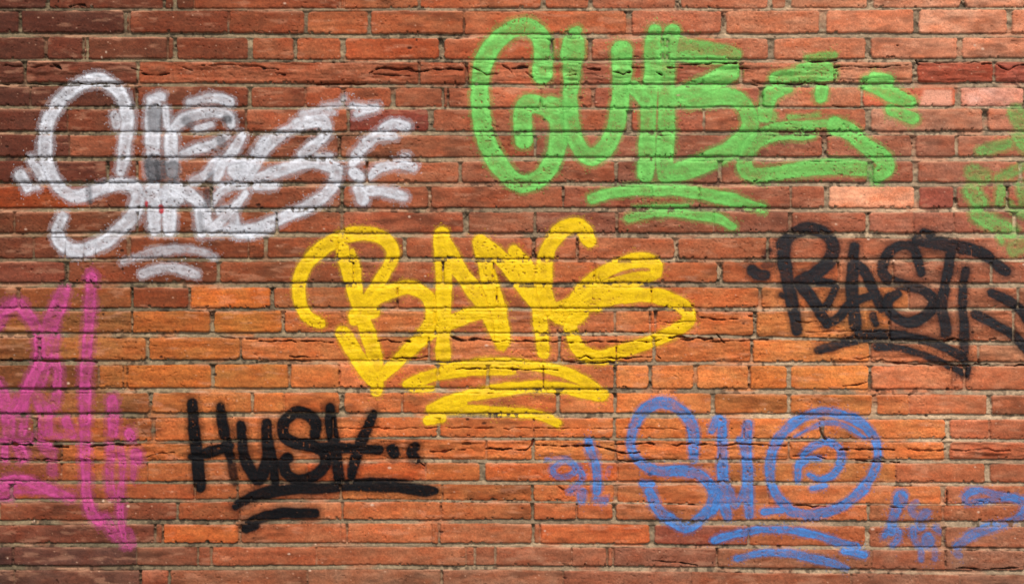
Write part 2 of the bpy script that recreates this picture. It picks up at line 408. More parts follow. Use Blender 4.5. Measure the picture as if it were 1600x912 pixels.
# specks: lime spots and black pits
rs = np.random.default_rng(99)
flake = np.zeros((ny, nx), np.float32)
def specks(n, lo, hi, rgb, op, dh):
    for _ in range(n):
        u, vv, r = rs.uniform(-30, 1630), rs.uniform(-15, 930), rs.uniform(lo, hi) ** 1.0
        el = rs.uniform(0.6, 1.8)
        i0, i1, j0, j1 = seg_box((u, vv), (u, vv), r * 2.2 + 1.5)
        if i1 <= i0 or j1 <= j0: continue
        q = np.hypot((xs[i0:i1][None, :] - u) / el, ys[j0:j1][:, None] - vv)
        m = (sstep(r + 0.8, r - 0.6, q) * op).astype(np.float32)
        col[j0:j1, i0:i1] = col[j0:j1, i0:i1] * (1 - m[..., None]) + lin(rgb).astype(np.float32) * m[..., None]
        H[j0:j1, i0:i1] += m * dh
        if dh > 0: flake[j0:j1, i0:i1] = np.maximum(flake[j0:j1, i0:i1], m)
specks(2200, 0.1, 0.8, (214, 168, 138), 0.6, 0.3)
specks(60, 0.8, 1.9, (220, 190, 165), 0.6, 0.4)
specks(1600, 0.2, 0.9, (62, 34, 24), 0.6, -1.0)
specks(70, 1.0, 2.4, (40, 25, 20), 0.8, -2.0)
col = np.clip(col, 0.004, 0.85)

# ------------------------------------------------------------------ mesh builders
def mesh_from(name, co, quads, smooth=True):
    me = bpy.data.meshes.new(name)
    nq = len(quads)
    me.vertices.add(len(co)); me.vertices.foreach_set('co', np.ascontiguousarray(co, np.float32).ravel())
    me.loops.add(nq * 4); me.loops.foreach_set('vertex_index', np.ascontiguousarray(quads, np.int32).ravel())
    me.polygons.add(nq)
    me.polygons.foreach_set('loop_start', np.arange(0, nq * 4, 4, dtype=np.int32))
    me.polygons.foreach_set('loop_total', np.full(nq, 4, np.int32))
    me.update(calc_edges=True)
    me.polygons.foreach_set('use_smooth', np.full(nq, smooth, bool))
    return me
def link(name, me, mat, parent=None):
    o = bpy.data.objects.new(name, me)
    me.materials.append(mat)
    COL.objects.link(o)
    if parent:
        o.parent = parent
        o.location = [-q for q in parent.location]
    return o
WX = ((xs - 800) * S).astype(np.float32)
WZ = (ZC - (ys - 456) * S).astype(np.float32)
# ------------------------------------------------------------------ materials
def new_mat(name):
    m = bpy.data.materials.new(name); m.use_nodes = True
    return m, m.node_tree.nodes, m.node_tree.links, m.node_tree.nodes['Principled BSDF']
def wall_material():
    m, N, L, p = new_mat('weathered_brick')
    at = N.new('ShaderNodeAttribute'); at.attribute_name = 'surface_colour_and_falloff'
    tc = N.new('ShaderNodeTexCoord')
    n1 = N.new('ShaderNodeTexNoise'); n1.inputs['Scale'].default_value = 420; n1.inputs['Detail'].default_value = 4
    L.new(tc.outputs['Object'], n1.inputs['Vector'])
    r = N.new('ShaderNodeMapRange'); r.inputs[1].default_value = 0.3; r.inputs[2].default_value = 0.7; r.inputs[3].default_value = 0.78; r.inputs[4].default_value = 1.22
    L.new(n1.outputs[0], r.inputs[0])
    mx = N.new('ShaderNodeVectorMath'); mx.operation = 'SCALE'
    L.new(at.outputs['Color'], mx.inputs[0]); L.new(r.outputs[0], mx.inputs['Scale'])
    L.new(mx.outputs[0], p.inputs['Base Color'])
    p.inputs['Roughness'].default_value = 0.88
    p.inputs['Specular IOR Level'].default_value = 0.25
    b = N.new('ShaderNodeBump'); b.inputs['Strength'].default_value = 0.35; b.inputs['Distance'].default_value = 0.0012
    L.new(n1.outputs[0], b.inputs['Height']); L.new(b.outputs[0], p.inputs['Normal'])
    return m
def paint_material(name, rgb, rough=0.6, mottle=0.10, spec=0.25):
    m, N, L, p = new_mat(name)
    N.remove(p)
    out = N['Material Output']
    p = N.new('ShaderNodeBsdfPrincipled')
    tc = N.new('ShaderNodeTexCoord')
    n1 = N.new('ShaderNodeTexNoise'); n1.inputs['Scale'].default_value = 330; n1.inputs['Detail'].default_value = 4
    L.new(tc.outputs['Object'], n1.inputs['Vector'])
    ramp = N.new('ShaderNodeMapRange'); ramp.inputs[1].default_value = 0.3; ramp.inputs[2].default_value = 0.7; ramp.inputs[3].default_value = 0.86; ramp.inputs[4].default_value = 1.08
    L.new(n1.outputs[0], ramp.inputs[0])
    c = N.new('ShaderNodeRGB'); c.outputs[0].default_value = (*[min(0.86, x) for x in lin(rgb)], 1)
    mx = N.new('ShaderNodeVectorMath'); mx.operation = 'SCALE'
    # weathering: blotches of grime with outlines of their own
    n3 = N.new('ShaderNodeTexNoise'); n3.inputs['Scale'].default_value = 26; n3.inputs['Detail'].default_value = 6; n3.inputs['Roughness'].default_value = 0.65
    L.new(tc.outputs['Object'], n3.inputs['Vector'])
    r3 = N.new('ShaderNodeMapRange'); r3.inputs[1].default_value = 0.42; r3.inputs[2].default_value = 0.62; r3.inputs[3].default_value = 1 - 2 * mottle; r3.inputs[4].default_value = 1.0
    L.new(n3.outputs[0], r3.inputs[0])
    mm = N.new('ShaderNodeMath'); mm.operation = 'MULTIPLY'
    L.new(ramp.outputs[0], mm.inputs[0]); L.new(r3.outputs[0], mm.inputs[1])
    L.new(c.outputs[0], mx.inputs[0]); L.new(mm.outputs[0], mx.inputs['Scale'])
    L.new(mx.outputs[0], p.inputs['Base Color'])
    p.inputs['Roughness'].default_value = rough
    p.inputs['Specular IOR Level'].default_value = spec
    b = N.new('ShaderNodeBump'); b.inputs['Strength'].default_value = 0.35; b.inputs['Distance'].default_value = 0.001
    L.new(n1.outputs[0], b.inputs['Height']); L.new(b.outputs[0], p.inputs['Normal'])
    at = N.new('ShaderNodeAttribute'); at.attribute_name = 'cover'
    n2 = N.new('ShaderNodeTexNoise'); n2.inputs['Scale'].default_value = 620; n2.inputs['Detail'].default_value = 2
    L.new(tc.outputs['Object'], n2.inputs['Vector'])
    # spray speckle: the thinner the coat the more it breaks into droplets
    ad = N.new('ShaderNodeMath'); ad.operation = 'MULTIPLY_ADD'; ad.inputs[1].default_value = 0.3; ad.inputs[2].default_value = -0.12
    L.new(n2.outputs[0], ad.inputs[0])
    sm = N.new('ShaderNodeMath'); sm.operation = 'ADD'; sm.use_clamp = True
    L.new(at.outputs['Fac'], sm.inputs[0]); L.new(ad.outputs[0], sm.inputs[1])
    L.new(sm.outputs[0], p.inputs['Alpha'])
    L.new(p.outputs[0], out.inputs[0])
    return m
def plain_material(name, rgb, rough, scale, vary):
    m, N, L, p = new_mat(name)
    tc = N.new('ShaderNodeTexCoord'); n1 = N.new('ShaderNodeTexNoise'); n1.inputs['Scale'].default_value = scale; n1.inputs['Detail'].default_value = 6
    L.new(tc.outputs['Object'], n1.inputs['Vector'])
    r = N.new('ShaderNodeMapRange'); r.inputs[1].default_value = 0.3; r.inputs[2].default_value = 0.7; r.inputs[3].default_value = 1 - vary; r.inputs[4].default_value = 1 + vary
    L.new(n1.outputs[0], r.inputs[0])
    c = N.new('ShaderNodeRGB'); c.outputs[0].default_value = (*rgb, 1)
    mx = N.new('ShaderNodeVectorMath'); mx.operation = 'SCALE'
    L.new(c.outputs[0], mx.inputs[0]); L.new(r.outputs[0], mx.inputs['Scale']); L.new(mx.outputs[0], p.inputs['Base Color'])
    b = N.new('ShaderNodeBump'); b.inputs['Distance'].default_value = 0.004; L.new(n1.outputs[0], b.inputs['Height']); L.new(b.outputs[0], p.inputs['Normal'])
    p.inputs['Roughness'].default_value = rough
    return m

# ------------------------------------------------------------------ the pavement (below the picture) and the wall
pv = 60.0
pave = mesh_from('pavement', np.array([(-pv, -pv, 0), (pv, -pv, 0), (pv, pv, 0), (-pv, pv, 0)]), np.array([(0, 1, 2, 3)]), False)
po = link('pavement', pave, plain_material('concrete_paving', (0.30, 0.28, 0.26), 0.9, 9, 0.18))
po['kind'] = 'structure'

co = np.empty((ny, nx, 3), np.float32)
co[..., 0] = WX[None, :]; co[..., 2] = WZ[:, None]; co[..., 1] = -H * S
idx = np.arange(ny * nx, dtype=np.int32).reshape(ny, nx)
quads = np.stack([idx[:-1, :-1], idx[1:, :-1], idx[1:, 1:], idx[:-1, 1:]], -1).reshape(-1, 4)
nV = ny * nx
# thickness: core of the wall behind the face
x0, x1, z0, z1 = float(WX[0]), float(WX[-1]), float(min(WZ[-1], 0)), float(WZ[0])
core = np.array([(x0, .014, z0), (x1, .014, z0), (x1, .014, z1), (x0, .014, z1), (x0, .24, z0), (x1, .24, z0), (x1, .24, z1), (x0, .24, z1)], np.float32)
cq = np.array([(0, 1, 2, 3), (5, 4, 7, 6), (4, 0, 3, 7), (1, 5, 6, 2), (3, 2, 6, 7), (4, 5, 1, 0)], np.int32) + nV
wall_me = mesh_from('brick_wall', np.vstack([co.reshape(-1, 3), core]), np.vstack([quads, cq]))
a = wall_me.attributes.new('surface_colour_and_falloff', 'FLOAT_COLOR', 'POINT')
ca = np.ones((nV + 8, 4), np.float32); ca[:nV, :3] = col.reshape(-1, 3); ca[nV:, :3] = lin((140, 70, 48))
a.data.foreach_set('color', ca.ravel())
wall = link('brick_wall', wall_me, wall_material())
wall['label'] = 'weathered red brick wall covered in spray-painted graffiti tags'
wall['category'] = 'wall'

# ------------------------------------------------------------------ spray paint: thin coats that follow the relief of the wall
gy, gx = np.gradient(H, ys, xs)
nrm = np.stack([-gx, -np.ones_like(gx), gy], -1)           # X, Y(out of wall is -Y), Z(up is -v)
nrm[..., 0] = gx * -1.0
nrm[..., 2] = gy * 1.0
nrm /= np.linalg.norm(nrm, axis=-1, keepdims=True)
p_edge = fbm(xs, ys, 5, 5, 81, 3) - 0.5
p_blot = 0.6 * fbm(xs, ys, 26, 16, 82, 3) + 0.4 * fbm(xs, ys, 9, 7, 86, 2)
p_wide = fbm(xs, ys, 22, 22, 87, 2) - 0.5
p_grain = fbm(xs, ys, 2.6, 2.4, 83, 2)
p_rand = np.random.default_rng(85).random((ny, nx)).astype(np.float32)
p_fine = noise2(xs, ys, 2.6, 2.6, 84)
miss = sstep(1.2, 4.0, crack) * 0.85 + void * (1 - t) * 0.8 + pits * 0.8 + 0.65 * sstep(-1.9, -5.0, H) + flake * 0.8

def Z(ox, oy, s, pts):
    return [(ox + px / s, oy + py / s) for px, py in pts]
def spline(pts, step=3.0):
    P = np.array(pts, float)
    if len(P) == 1: P = np.vstack([P, P + [[0.6, 0]]])
    if len(P) == 2:
        n = max(2, int(np.hypot(*(P[1] - P[0])) / step)); tt = np.linspace(0, 1, n + 1)[:, None]
        return P[0] + (P[1] - P[0]) * tt
    Q = np.vstack([2 * P[0] - P[1], P, 2 * P[-1] - P[-2]]); out = []
    for k in range(1, len(Q) - 2):
        p0, p1, p2, p3 = Q[k - 1:k + 3]
        n = max(2, int(np.hypot(*(p2 - p1)) / step))
        for q in range(n):
            u = q / n
            out.append(0.5 * (2 * p1 + (p2 - p0) * u + (2 * p0 - 5 * p1 + 4 * p2 - p3) * u * u + (3 * p1 - p0 - 3 * p2 + p3) * u ** 3))
    out.append(P[-1])
    return np.array(out)
rp = np.random.default_rng(303)
LAYER = [0]
def coat(strokes, soft, halo, hlen, thin, rough, fat):
    strokes = [(w * fat, p, op) for w, p, op in strokes]
    allp = [(w, spline(p), op) for w, p, op in strokes]
    pad = max(w for w, _, _ in allp) / 2 + hlen * 2.2 + 4
    lo = np.min([q.min(0) for _, q, _ in allp], 0) - pad; hi = np.max([q.max(0) for _, q, _ in allp], 0) + pad
    i0, i1 = np.searchsorted(xs, lo[0]), np.searchsorted(xs, hi[0]); j0, j1 = np.searchsorted(ys, lo[1]), np.searchsorted(ys, hi[1])
    C = np.zeros((j1 - j0, i1 - i0), np.float32)
    for w, q, op in allp:
        sd = np.full_like(C, -99.0); den = np.ones_like(C)
        n = len(q)
        kx = np.arange(0, n + 14, 14)
        ws = w / 2 * np.interp(np.arange(n), kx, rp.uniform(0.92, 1.15, len(kx)))
        dn = np.interp(np.arange(n), kx, 1 - thin * rp.random(len(kx)) ** 1.5)
        if n > 12:
            e = np.minimum(np.arange(n), np.arange(n)[::-1])
            ws = ws * (1 - rp.uniform(0.05, 0.25) * np.exp(-e / 4.0))
        for k in range(n - 1):
            a0, a1, b0, b1 = seg_box(q[k], q[k + 1], w / 2 + hlen * 2.2 + 3)
            a0, a1, b0, b1 = max(a0, i0), min(a1, i1), max(b0, j0), min(b1, j1)
            if a1 <= a0 or b1 <= b0: continue
            dd, tt = seg_dist(q[k], q[k + 1], a0, a1, b0, b1)
            s = ws[k] + (ws[k + 1] - ws[k]) * tt - dd
            v_ = sd[b0 - j0:b1 - j0, a0 - i0:a1 - i0]
            q_ = den[b0 - j0:b1 - j0, a0 - i0:a1 - i0]
            q_[s > v_] = dn[k]
            np.maximum(v_, s, out=v_)
        s2 = sd + p_edge[j0:j1, i0:i1] * 1.2 + p_wide[j0:j1, i0:i1] * 4.0
        core = sstep(0.2, 0.85, s2 / (w / 2))
        c = sstep(-soft, soft, s2)
        h = halo * np.exp(np.clip(s2, -60, 0) / hlen) * (s2 > -hlen * 2.2)
        dens = 1 - 0.8 * thin * core                     # sprayed edges overlap more than the middle of the pass
        cc = np.maximum(c * dens * (1 - 0.6 * (1 - den)), h) * op
        mist = (p_rand[j0:j1, i0:i1] < 0.035 * np.exp(np.clip(s2, -60, 0) / (hlen * 1.1))) & (s2 > -hlen * 2.2)
        cc = np.maximum(cc, mist * 0.6 * op)
        C = np.maximum(C, cc)
    bl = p_blot[j0:j1, i0:i1]; g = p_grain[j0:j1, i0:i1]
    C = C * (1 - thin * sstep(0.45, 0.62, bl)) * (1 - rough * sstep(0.55, 0.85, p_fine[j0:j1, i0:i1]) - 0.5 * rough * sstep(0.5, 0.75, g)) + (g - 0.5) * 0.6 * np.clip(C * 1.5, 0, 1) * (1 - 0.75 * C)
    C = C * (1 - np.clip(miss[j0:j1, i0:i1], 0, 1))
    C = np.clip(C, 0, 0.97)
    return C, i0, i1, j0, j1
def paint(name, parent, mat, strokes, soft=1.8, halo=0.30, hlen=3.5, thin=0.2, rough=0.14, fat=1.0, cut=0.10, label=None):
    C, i0, i1, j0, j1 = coat(strokes, soft, halo, hlen, thin, rough, fat)
    sub = np.stack([C[:-1, :-1], C[1:, :-1], C[1:, 1:], C[:-1, 1:]], -1).max(-1) > cut
    jj, ii = np.nonzero(sub)
    wdt = i1 - i0
    q = np.stack([jj * wdt + ii, (jj + 1) * wdt + ii, (jj + 1) * wdt + ii + 1, jj * wdt + ii + 1], -1)
    used, inv = np.unique(q, return_inverse=True)
    LAYER[0] += 1
    off = (0.10 + 0.03 * LAYER[0]) * S
    P = co[j0:j1, i0:i1].reshape(-1, 3)[used] + nrm[j0:j1, i0:i1].reshape(-1, 3)[used].astype(np.float32) * off
    me = mesh_from(name, P, inv.reshape(-1, 4))
    at = me.attributes.new('cover', 'FLOAT', 'POINT')
    at.data.foreach_set('value', np.ascontiguousarray(C.reshape(-1)[used], np.float32))
    o = link(name, me, mat, parent)
    if label: o['label'] = label
    return o
def WX0(u): return (u - 800) * S
def WZ0(v): return ZC - (v - 456) * S
def tag(label, anchor=(800, 456)):
    e = bpy.data.objects.new('graffiti_tag', None); COL.objects.link(e)
    e.empty_display_size = 0.05
    m = anchor; LAYER[0] = 0
    e.location = (WX0(m[0]), -0.002, WZ0(m[1]))
    e['label'] = label
    e['category'] = 'graffiti'
    e['group'] = 'spray-painted graffiti tags on the brick wall'
    return e
def F(ox, oy, s):
    return lambda w, *pts, op=1.0: (w, Z(ox, oy, s, pts), op)

# ---- white tag
A = F(0, 90, 2.605); B = F(160, 120, 3.508); C_ = F(360, 120, 3.256)
WH = paint_material('white_spray_paint', (226, 230, 248), 0.7, 0.10)
tg = tag('large white graffiti tag with big looping first letter and two faint arcs below', (300, 390))
wk = dict(soft=3.4, halo=0.30, hlen=6.0, thin=0.30, rough=0.10, fat=0.94)
paint('letter', tg, WH, [A(21, (490,462),(503,400),(515,300),(515,230),(492,150),(440,105),(385,92),(320,112),(250,170),(205,240),(187,310),(185,390),(205,470),(250,535),(310,565),(370,550),(440,525),(500,515),(548,530),(562,575),(540,645),(490,695),(420,752),(350,780),(290,785),(245,750),(235,700),(257,650)),
                         A(14, (468,235),(475,272))], **wk)
paint('dash', tg, WH, [A(14, (125,412),(160,465),(172,490)), A(17, (85,480),(112,528)), A(9, (105,535),(150,530))], **wk)
paint('letter', tg, WH, [A(25, (625,185),(620,300),(622,400),(625,470)), A(14, (612,170),(660,160)), A(11, (672,205),(680,280)), A(24, (695,300),(698,390),(702,470)), A(24, (620,530),(628,700)), A(22, (690,530),(688,705)), A(20, (600,555),(720,560))], **wk)
paint('letter', tg, WH, [B(16, (480,140),(560,122),(640,120),(700,140), op=0.85), B(17, (395,275),(450,230),(530,205),(620,195),(690,210),(705,265)), B(11, (520,285),(595,262)), B(15, (440,425),(520,395),(610,365),(685,325)),
                         B(15, (630,465),(575,530),(500,575)), B(18, (395,600),(470,640),(545,700)), B(14, (350,640),(420,675))], **wk)
paint('letter', tg, WH, [B(15, (765,325),(720,400),(665,465),(625,560)), B(14, (700,470),(760,482),(820,470)), B(17, (745,545),(800,540)), B(15, (885,350),(835,440),(800,520)), B(9, (640,590),(800,585))], **wk)
paint('letter', tg, WH, [B(13, (600,705),(640,635),(710,603),(775,600)), B(15, (785,640),(740,700),(650,790),(600,830)), B(12, (573,730),(580,840)), B(17, (720,745),(728,840)), B(14, (600,848),(700,850)), B(15, (535,735),(542,860)), B(12, (640,735),(720,722)), B(16, (740,855),(830,855),(905,832))], **wk)
paint('letter', tg, WH, [C_(18, (100,500),(130,440),(170,380),(220,320),(300,268),(400,225),(475,220),(490,290),(440,340),(365,395)), C_(24, (310,262),(400,228),(470,228)), C_(16, (370,190),(450,180),(520,180), op=0.7), C_(18, (15,480),(70,470)),
                         C_(19, (130,520),(180,505),(260,475),(370,440),(470,440),(535,470),(530,535),(480,605),(400,655),(280,712),(150,765),(60,785),(0,775)), C_(12, (130,560),(230,555)), C_(12, (470,150),(550,140),(578,110), op=0.75), C_(8, (440,400),(510,400))], **wk)
paint('letter', tg, WH, [C_(14, (620,148),(680,160),(740,158)), C_(12, (640,190),(670,175)), C_(15, (780,265),(830,240),(890,255)), C_(18, (635,400),(685,345),(745,305),(830,300)), C_(12, (622,440),(660,412)), C_(18, (628,488),(655,512)),
                         C_(15, (715,505),(760,465),(850,445),(930,460)), C_(20, (655,575),(672,620)), C_(18, (700,580),(790,585),(885,612)), C_(8, (875,405),(900,404))], **wk)
GY = paint_material('grey_spray_paint', (78, 78, 82))
for st_ in [A(20, (628,218),(630,275), op=0.5), A(19, (618,425),(625,478), op=0.9), A(15, (655,430),(658,478), op=0.85), A(18, (705,440),(705,480), op=0.65), A(13, (922,250),(928,252), op=0.75), A(12, (898,335),(903,350), op=0.5), A(12, (860,480),(850,545),(845,600), op=0.5), A(10, (815,640),(818,690), op=0.35), A(12, (760,255),(775,270), op=0.45), A(9, (362,530),(365,590), op=0.4)]:
    paint('smudge', tg, GY, [st_], soft=4.0, halo=0.2, hlen=4, thin=0.3)
RD = paint_material('red_spray_paint', (190, 40, 48))
paint('drip', tg, RD, [A(5, (597,590),(597,604), op=0.9)], soft=1.5, halo=0.1, hlen=2, thin=0.1)
paint('drip', tg, RD, [A(5, (655,606),(656,625), op=0.8)], soft=1.5, halo=0.1, hlen=2, thin=0.1)
paint('underline', tg, WH, [A(13, (500,832),(580,802),(700,780),(800,785),(870,812), op=0.62)], **wk)
paint('underline', tg, WH, [A(14, (580,880),(640,862),(720,857),(800,885), op=0.68)], **wk)
# ---- bright green tag
GR = paint_material('green_spray_paint', (120, 208, 98), 0.6, 0.06)
D = F(700, 10, 2.943); E = F(960, 20, 3.257); G = F(1100, 60, 2.85); U4 = F(800, 228, 4.0)
tg = tag('bright green graffiti tag with four tall letters and double underline', (1060, 350))
gk = dict(soft=2.8, halo=0.24, hlen=6, thin=0.27, rough=0.12)
paint('letter', tg, GR, [D(28, (435,315),(442,240),(432,165),(400,115),(345,95),(270,120),(200,190),(160,270),(147,370),(150,480),(170,600),(220,710),(290,790),(355,815),(430,780),(490,690),(510,600),(500,520),(450,470),(380,450),(348,480),(345,540),(348,615)), D(33, (435,290),(435,310)), D(26, (470,455),(550,475))], **gk)
paint('letter', tg, GR, [D(26, (580,130),(578,180),(570,300),(563,420),(568,540),(595,635),(640,690),(700,675),(750,610),(780,520),(795,400),(800,280),(800,205)), D(36, (577,170),(572,225)), D(12, (590,118),(598,110)), D(31, (800,210),(800,300))], **gk)
paint('letter', tg, GR, [E(27, (205,95),(195,180),(195,300),(180,400),(172,560),(165,700),(160,820)), E(27, (295,100),(270,200),(265,300),(265,450),(262,600),(255,740),(262,830)), E(22, (100,385),(160,450)), E(26, (320,150),(400,180),(520,195),(610,215), op=0.62), E(14, (300,215),(400,235),(560,240)), E(26, (600,300),(540,330),(440,375),(330,420)),
                         E(29, (310,440),(450,440),(580,430),(650,465),(688,535),(680,610),(600,690),(500,745),(390,790),(290,815), op=0.93)], **gk)
paint('letter', tg, GR, [G(12, (455,88),(520,80),(580,75), op=0.62), G(26, (320,180),(420,168),(560,155)), G(20, (430,135),(550,130)), G(20, (525,225),(520,262)), G(28, (370,215),(300,250),(280,300),(270,345)), G(18, (300,345),(280,340), op=0.8), G(13, (270,402),(400,388),(540,378), op=0.9), G(8, (380,352),(510,342), op=0.7),
                         G(26, (585,390),(640,412),(720,480),(795,535),(808,575),(770,615)), G(24, (730,580),(600,572),(450,580),(320,600),(230,612),(180,580),(190,510),(240,450),(320,420),(480,422), op=0.93)], **gk)
paint('dash', tg, GR, [G(27, (720,200),(780,222),(860,260),(915,285)), G(26, (760,190),(810,195)), G(19, (835,320),(930,358))], **gk)
paint('underline', tg, GR, [U4(18, (500,330),(620,295),(800,278),(1000,278),(1200,300),(1400,345),(1570,392))], **gk)
paint('underline', tg, GR, [U4(14, (730,452),(850,422),(1000,415),(1150,435),(1280,455),(1380,505)), U4(6, (770,382),(1100,376))], **gk)
# ---- faded green tag at the right edge
FG = paint_material('faded_green_spray_paint', (128, 200, 100))
tg = tag('patchy faded green graffiti scrawl at the far right edge of the wall', (1560, 370))
K = F(1480, 150, 3.65)
fk = dict(soft=4.5, halo=0.3, hlen=6, thin=0.35, rough=0.35)
paint('stroke', tg, FG, [K(26, (390,90),(430,160),(520,230), op=0.6), K(16, (405,238),(430,275),(480,320)), K(18, (195,315),(270,292),(345,275), op=0.72), K(28, (150,440),(200,460), op=0.6), K(28, (140,545),(185,610), op=0.82)], **fk)
paint('stroke', tg, FG, [K(24, (170,678),(250,720),(365,775), op=0.88), K(14, (310,528),(298,610), op=0.75), K(14, (290,470),(360,440),(430,400), op=0.7), K(12, (350,620),(400,660),(470,680), op=0.7), K(18, (425,505),(440,620), op=0.6), K(9, (300,795),(312,830), op=0.8), K(22, (380,872),(440,830), op=0.45)], **fk)
# ---- yellow tag
YE = paint_material('yellow_spray_paint', (250, 198, 3), 0.6, 0.02)
Hh = F(440, 330, 2.941); I = F(640, 330, 2.606); J = F(820, 330, 2.606)
tg = tag('bold yellow graffiti tag in the middle of the wall with swooping underlines', (770, 650))
yk = dict(soft=1.9, halo=0.2, hlen=5, thin=0.17, rough=0.06, fat=1.07)
paint('letter', tg, YE, [Hh(19, (180,515),(122,488),(87,430),(80,350),(100,270),(150,200),(230,140),(320,105),(420,105),(490,140),(515,195),(490,260),(450,320),(395,400),(365,450),(335,500)), Hh(20, (400,425),(470,380),(570,348),(650,375),(690,430),(690,500),(650,570),(590,630),(520,700),(440,772)),
                         Hh(20, (283,180),(292,235),(322,330),(350,420),(390,540),(420,640),(440,740),(435,822)), Hh(12, (325,185),(345,290),(362,400)), Hh(22, (280,558),(330,640),(390,730),(435,790)), Hh(20, (340,480),(420,460))], **yk)
paint('letter', tg, YE, [I(23, (130,95),(136,200),(140,320),(138,450),(135,598)), I(22, (140,110),(190,220),(260,320),(320,420),(378,545)), I(20, (0,570),(60,515),(150,460),(250,420),(380,392))], **yk)
paint('letter', tg, YE, [I(23, (290,128),(310,220),(340,330),(370,430),(380,530)), I(22, (305,135),(370,190),(440,270),(500,350),(570,410)), I(20, (530,300),(530,420),(545,575)), I(23, (425,165),(475,225),(530,310)), I(20, (480,320),(540,370))], **yk)
paint('letter', tg, YE, [J(23, (262,120),(240,78),(200,58),(145,82),(98,150),(80,230),(78,310),(100,380),(150,430),(215,425)), J(20, (120,400),(190,370))], **yk)
paint('letter', tg, YE, [J(20, (535,250),(530,215),(470,198),(400,213),(300,262),(225,330),(180,385)), J(19, (520,265),(440,280),(350,300),(280,320),(235,370), op=0.9), J(20, (205,400),(280,370),(400,345),(520,342),(620,372),(668,420),(640,468),(540,520),(420,560),(300,595),(230,570),(195,510),(190,455),(240,415)), J(10, (120,402),(300,398))], **yk)
paint('underline', tg, YE, [I(16, (-10,705),(80,672),(170,642),(300,622),(430,620),(590,645),(690,682),(790,745)), I(10, (100,680),(250,655),(420,650)), I(8, (10,725),(90,722))], **yk)
paint('underline', tg, YE, [I(17, (85,805),(180,765),(320,735),(480,715),(620,718),(780,752)), I(13, (90,812),(230,805),(380,815),(520,828),(600,862)), I(12, (75,850),(130,840)), I(14, (120,800),(220,780))], **yk)
# ---- black tag on the right
BK = paint_material('black_spray_paint', (15, 15, 18), 0.7, 0.1, 0.12)
CH = paint_material('charcoal_spray_paint', (38, 39, 43), 0.7, 0.12, 0.15)
Kk = F(1150, 330, 3.376); L_ = F(1380, 330, 3.377); V4 = F(1200, 456, 4.0)
tg = tag('faded charcoal graffiti tag running off the right edge with crossed arcs underneath', (1400, 570))
bk = dict(soft=2.8, halo=0.30, hlen=5.5, thin=0.13, rough=0.12, fat=0.97)
paint('dash', tg, CH, [Kk(17, (85,312),(118,332),(155,335)), Kk(12, (150,290),(180,280), op=0.5), Kk(10, (150,250),(178,205), op=0.7)], **bk)
paint('letter', tg, CH, [Kk(20, (265,160),(250,240),(265,330),(285,430),(305,530),(320,625)), Kk(20, (240,180),(310,115),(400,92),(478,125),(515,190),(490,270),(420,330),(330,372)), Kk(19, (330,385),(390,440),(440,520),(480,592)), Kk(15, (425,372),(520,385),(500,460),(450,535)), Kk(9, (238,440),(255,450))], **bk)
paint('letter', tg, CH, [Kk(20, (625,190),(615,290),(610,400),(620,500),(630,600)), Kk(17, (640,270),(690,340),(730,430),(770,512)), Kk(16, (480,592),(550,550),(600,490),(715,442)), Kk(12, (722,550),(738,592))], **bk)
paint('letter', tg, CH, [L_(17, (200,325),(180,250),(155,195),(100,180),(40,210),(0,270),(0,330),(50,370),(140,395),(230,430),(265,480),(230,545),(150,585),(80,570),(30,520),(30,465),(75,435))], **bk)
paint('letter', tg, CH, [L_(20, (180,145),(240,160),(330,175),(420,190),(520,222),(600,282),(648,318)), L_(13, (212,108),(260,125)), L_(17, (360,195),(345,300),(325,400),(310,500),(325,590),(330,640))], **bk)
paint('letter', tg, CH, [L_(15, (435,310),(420,400),(420,500),(425,600),(430,738)), L_(17, (570,430),(640,462),(710,505),(760,570),(800,620)), L_(17, (485,540),(560,582),(640,625),(700,665),(750,720),(800,770))], **bk)
paint('underline', tg, CH, [V4(14, (310,365),(450,325),(600,285),(720,268),(900,285),(1050,325),(1180,390),(1250,455),(1240,520)), V4(9, (560,258),(700,250),(850,256))], **bk)
paint('underline', tg, CH, [V4(13, (680,342),(800,348),(950,385),(1100,445),(1230,512))], **bk)
# ---- pink tag at the left edge
PK = paint_material('pink_spray_paint', (208, 80, 148), 0.6, 0.10)
M = F(0, 400, 3.508); N_ = F(0, 620, 3.508)
tg = tag('pink graffiti tag with long dripping strokes cut off by the left edge', (90, 840))
pk = dict(soft=3.0, halo=0.3, hlen=6, thin=0.40, rough=0.22)
paint('letter', tg, PK, [M(19, (-30,330),(40,282),(100,265),(160,330),(210,420),(222,520),(210,600),(160,710),(110,840)), M(24, (350,190),(310,290),(275,380),(235,470)), M(13, (305,430),(298,560),(320,640),(305,820)), M(16, (270,500),(250,600),(225,700), op=0.9), M(14, (60,270),(120,260)), M(7, (-10,400),(30,330), op=0.7)], **pk)
paint('letter', tg, PK, [M(18, (-10,690),(30,800),(30,912)), N_(20, (30,40),(45,120),(48,215), op=0.85), N_(14, (140,-30),(135,110),(120,200)), N_(14, (90,30),(60,70)), N_(20, (205,10),(225,60), op=0.8), N_(15, (215,50),(230,120),(240,200), op=0.85), N_(10, (270,60),(270,130),(275,210)), N_(14, (365,130),(395,205), op=0.9),
                         N_(10, (0,235),(100,242),(200,242),(270,265)), N_(11, (280,215),(400,205), op=0.8), N_(10, (28,265),(28,340)), N_(20, (100,270),(125,325)), N_(15, (280,300),(285,405), op=0.7), N_(18, (200,215),(250,280), op=0.6)], **pk)
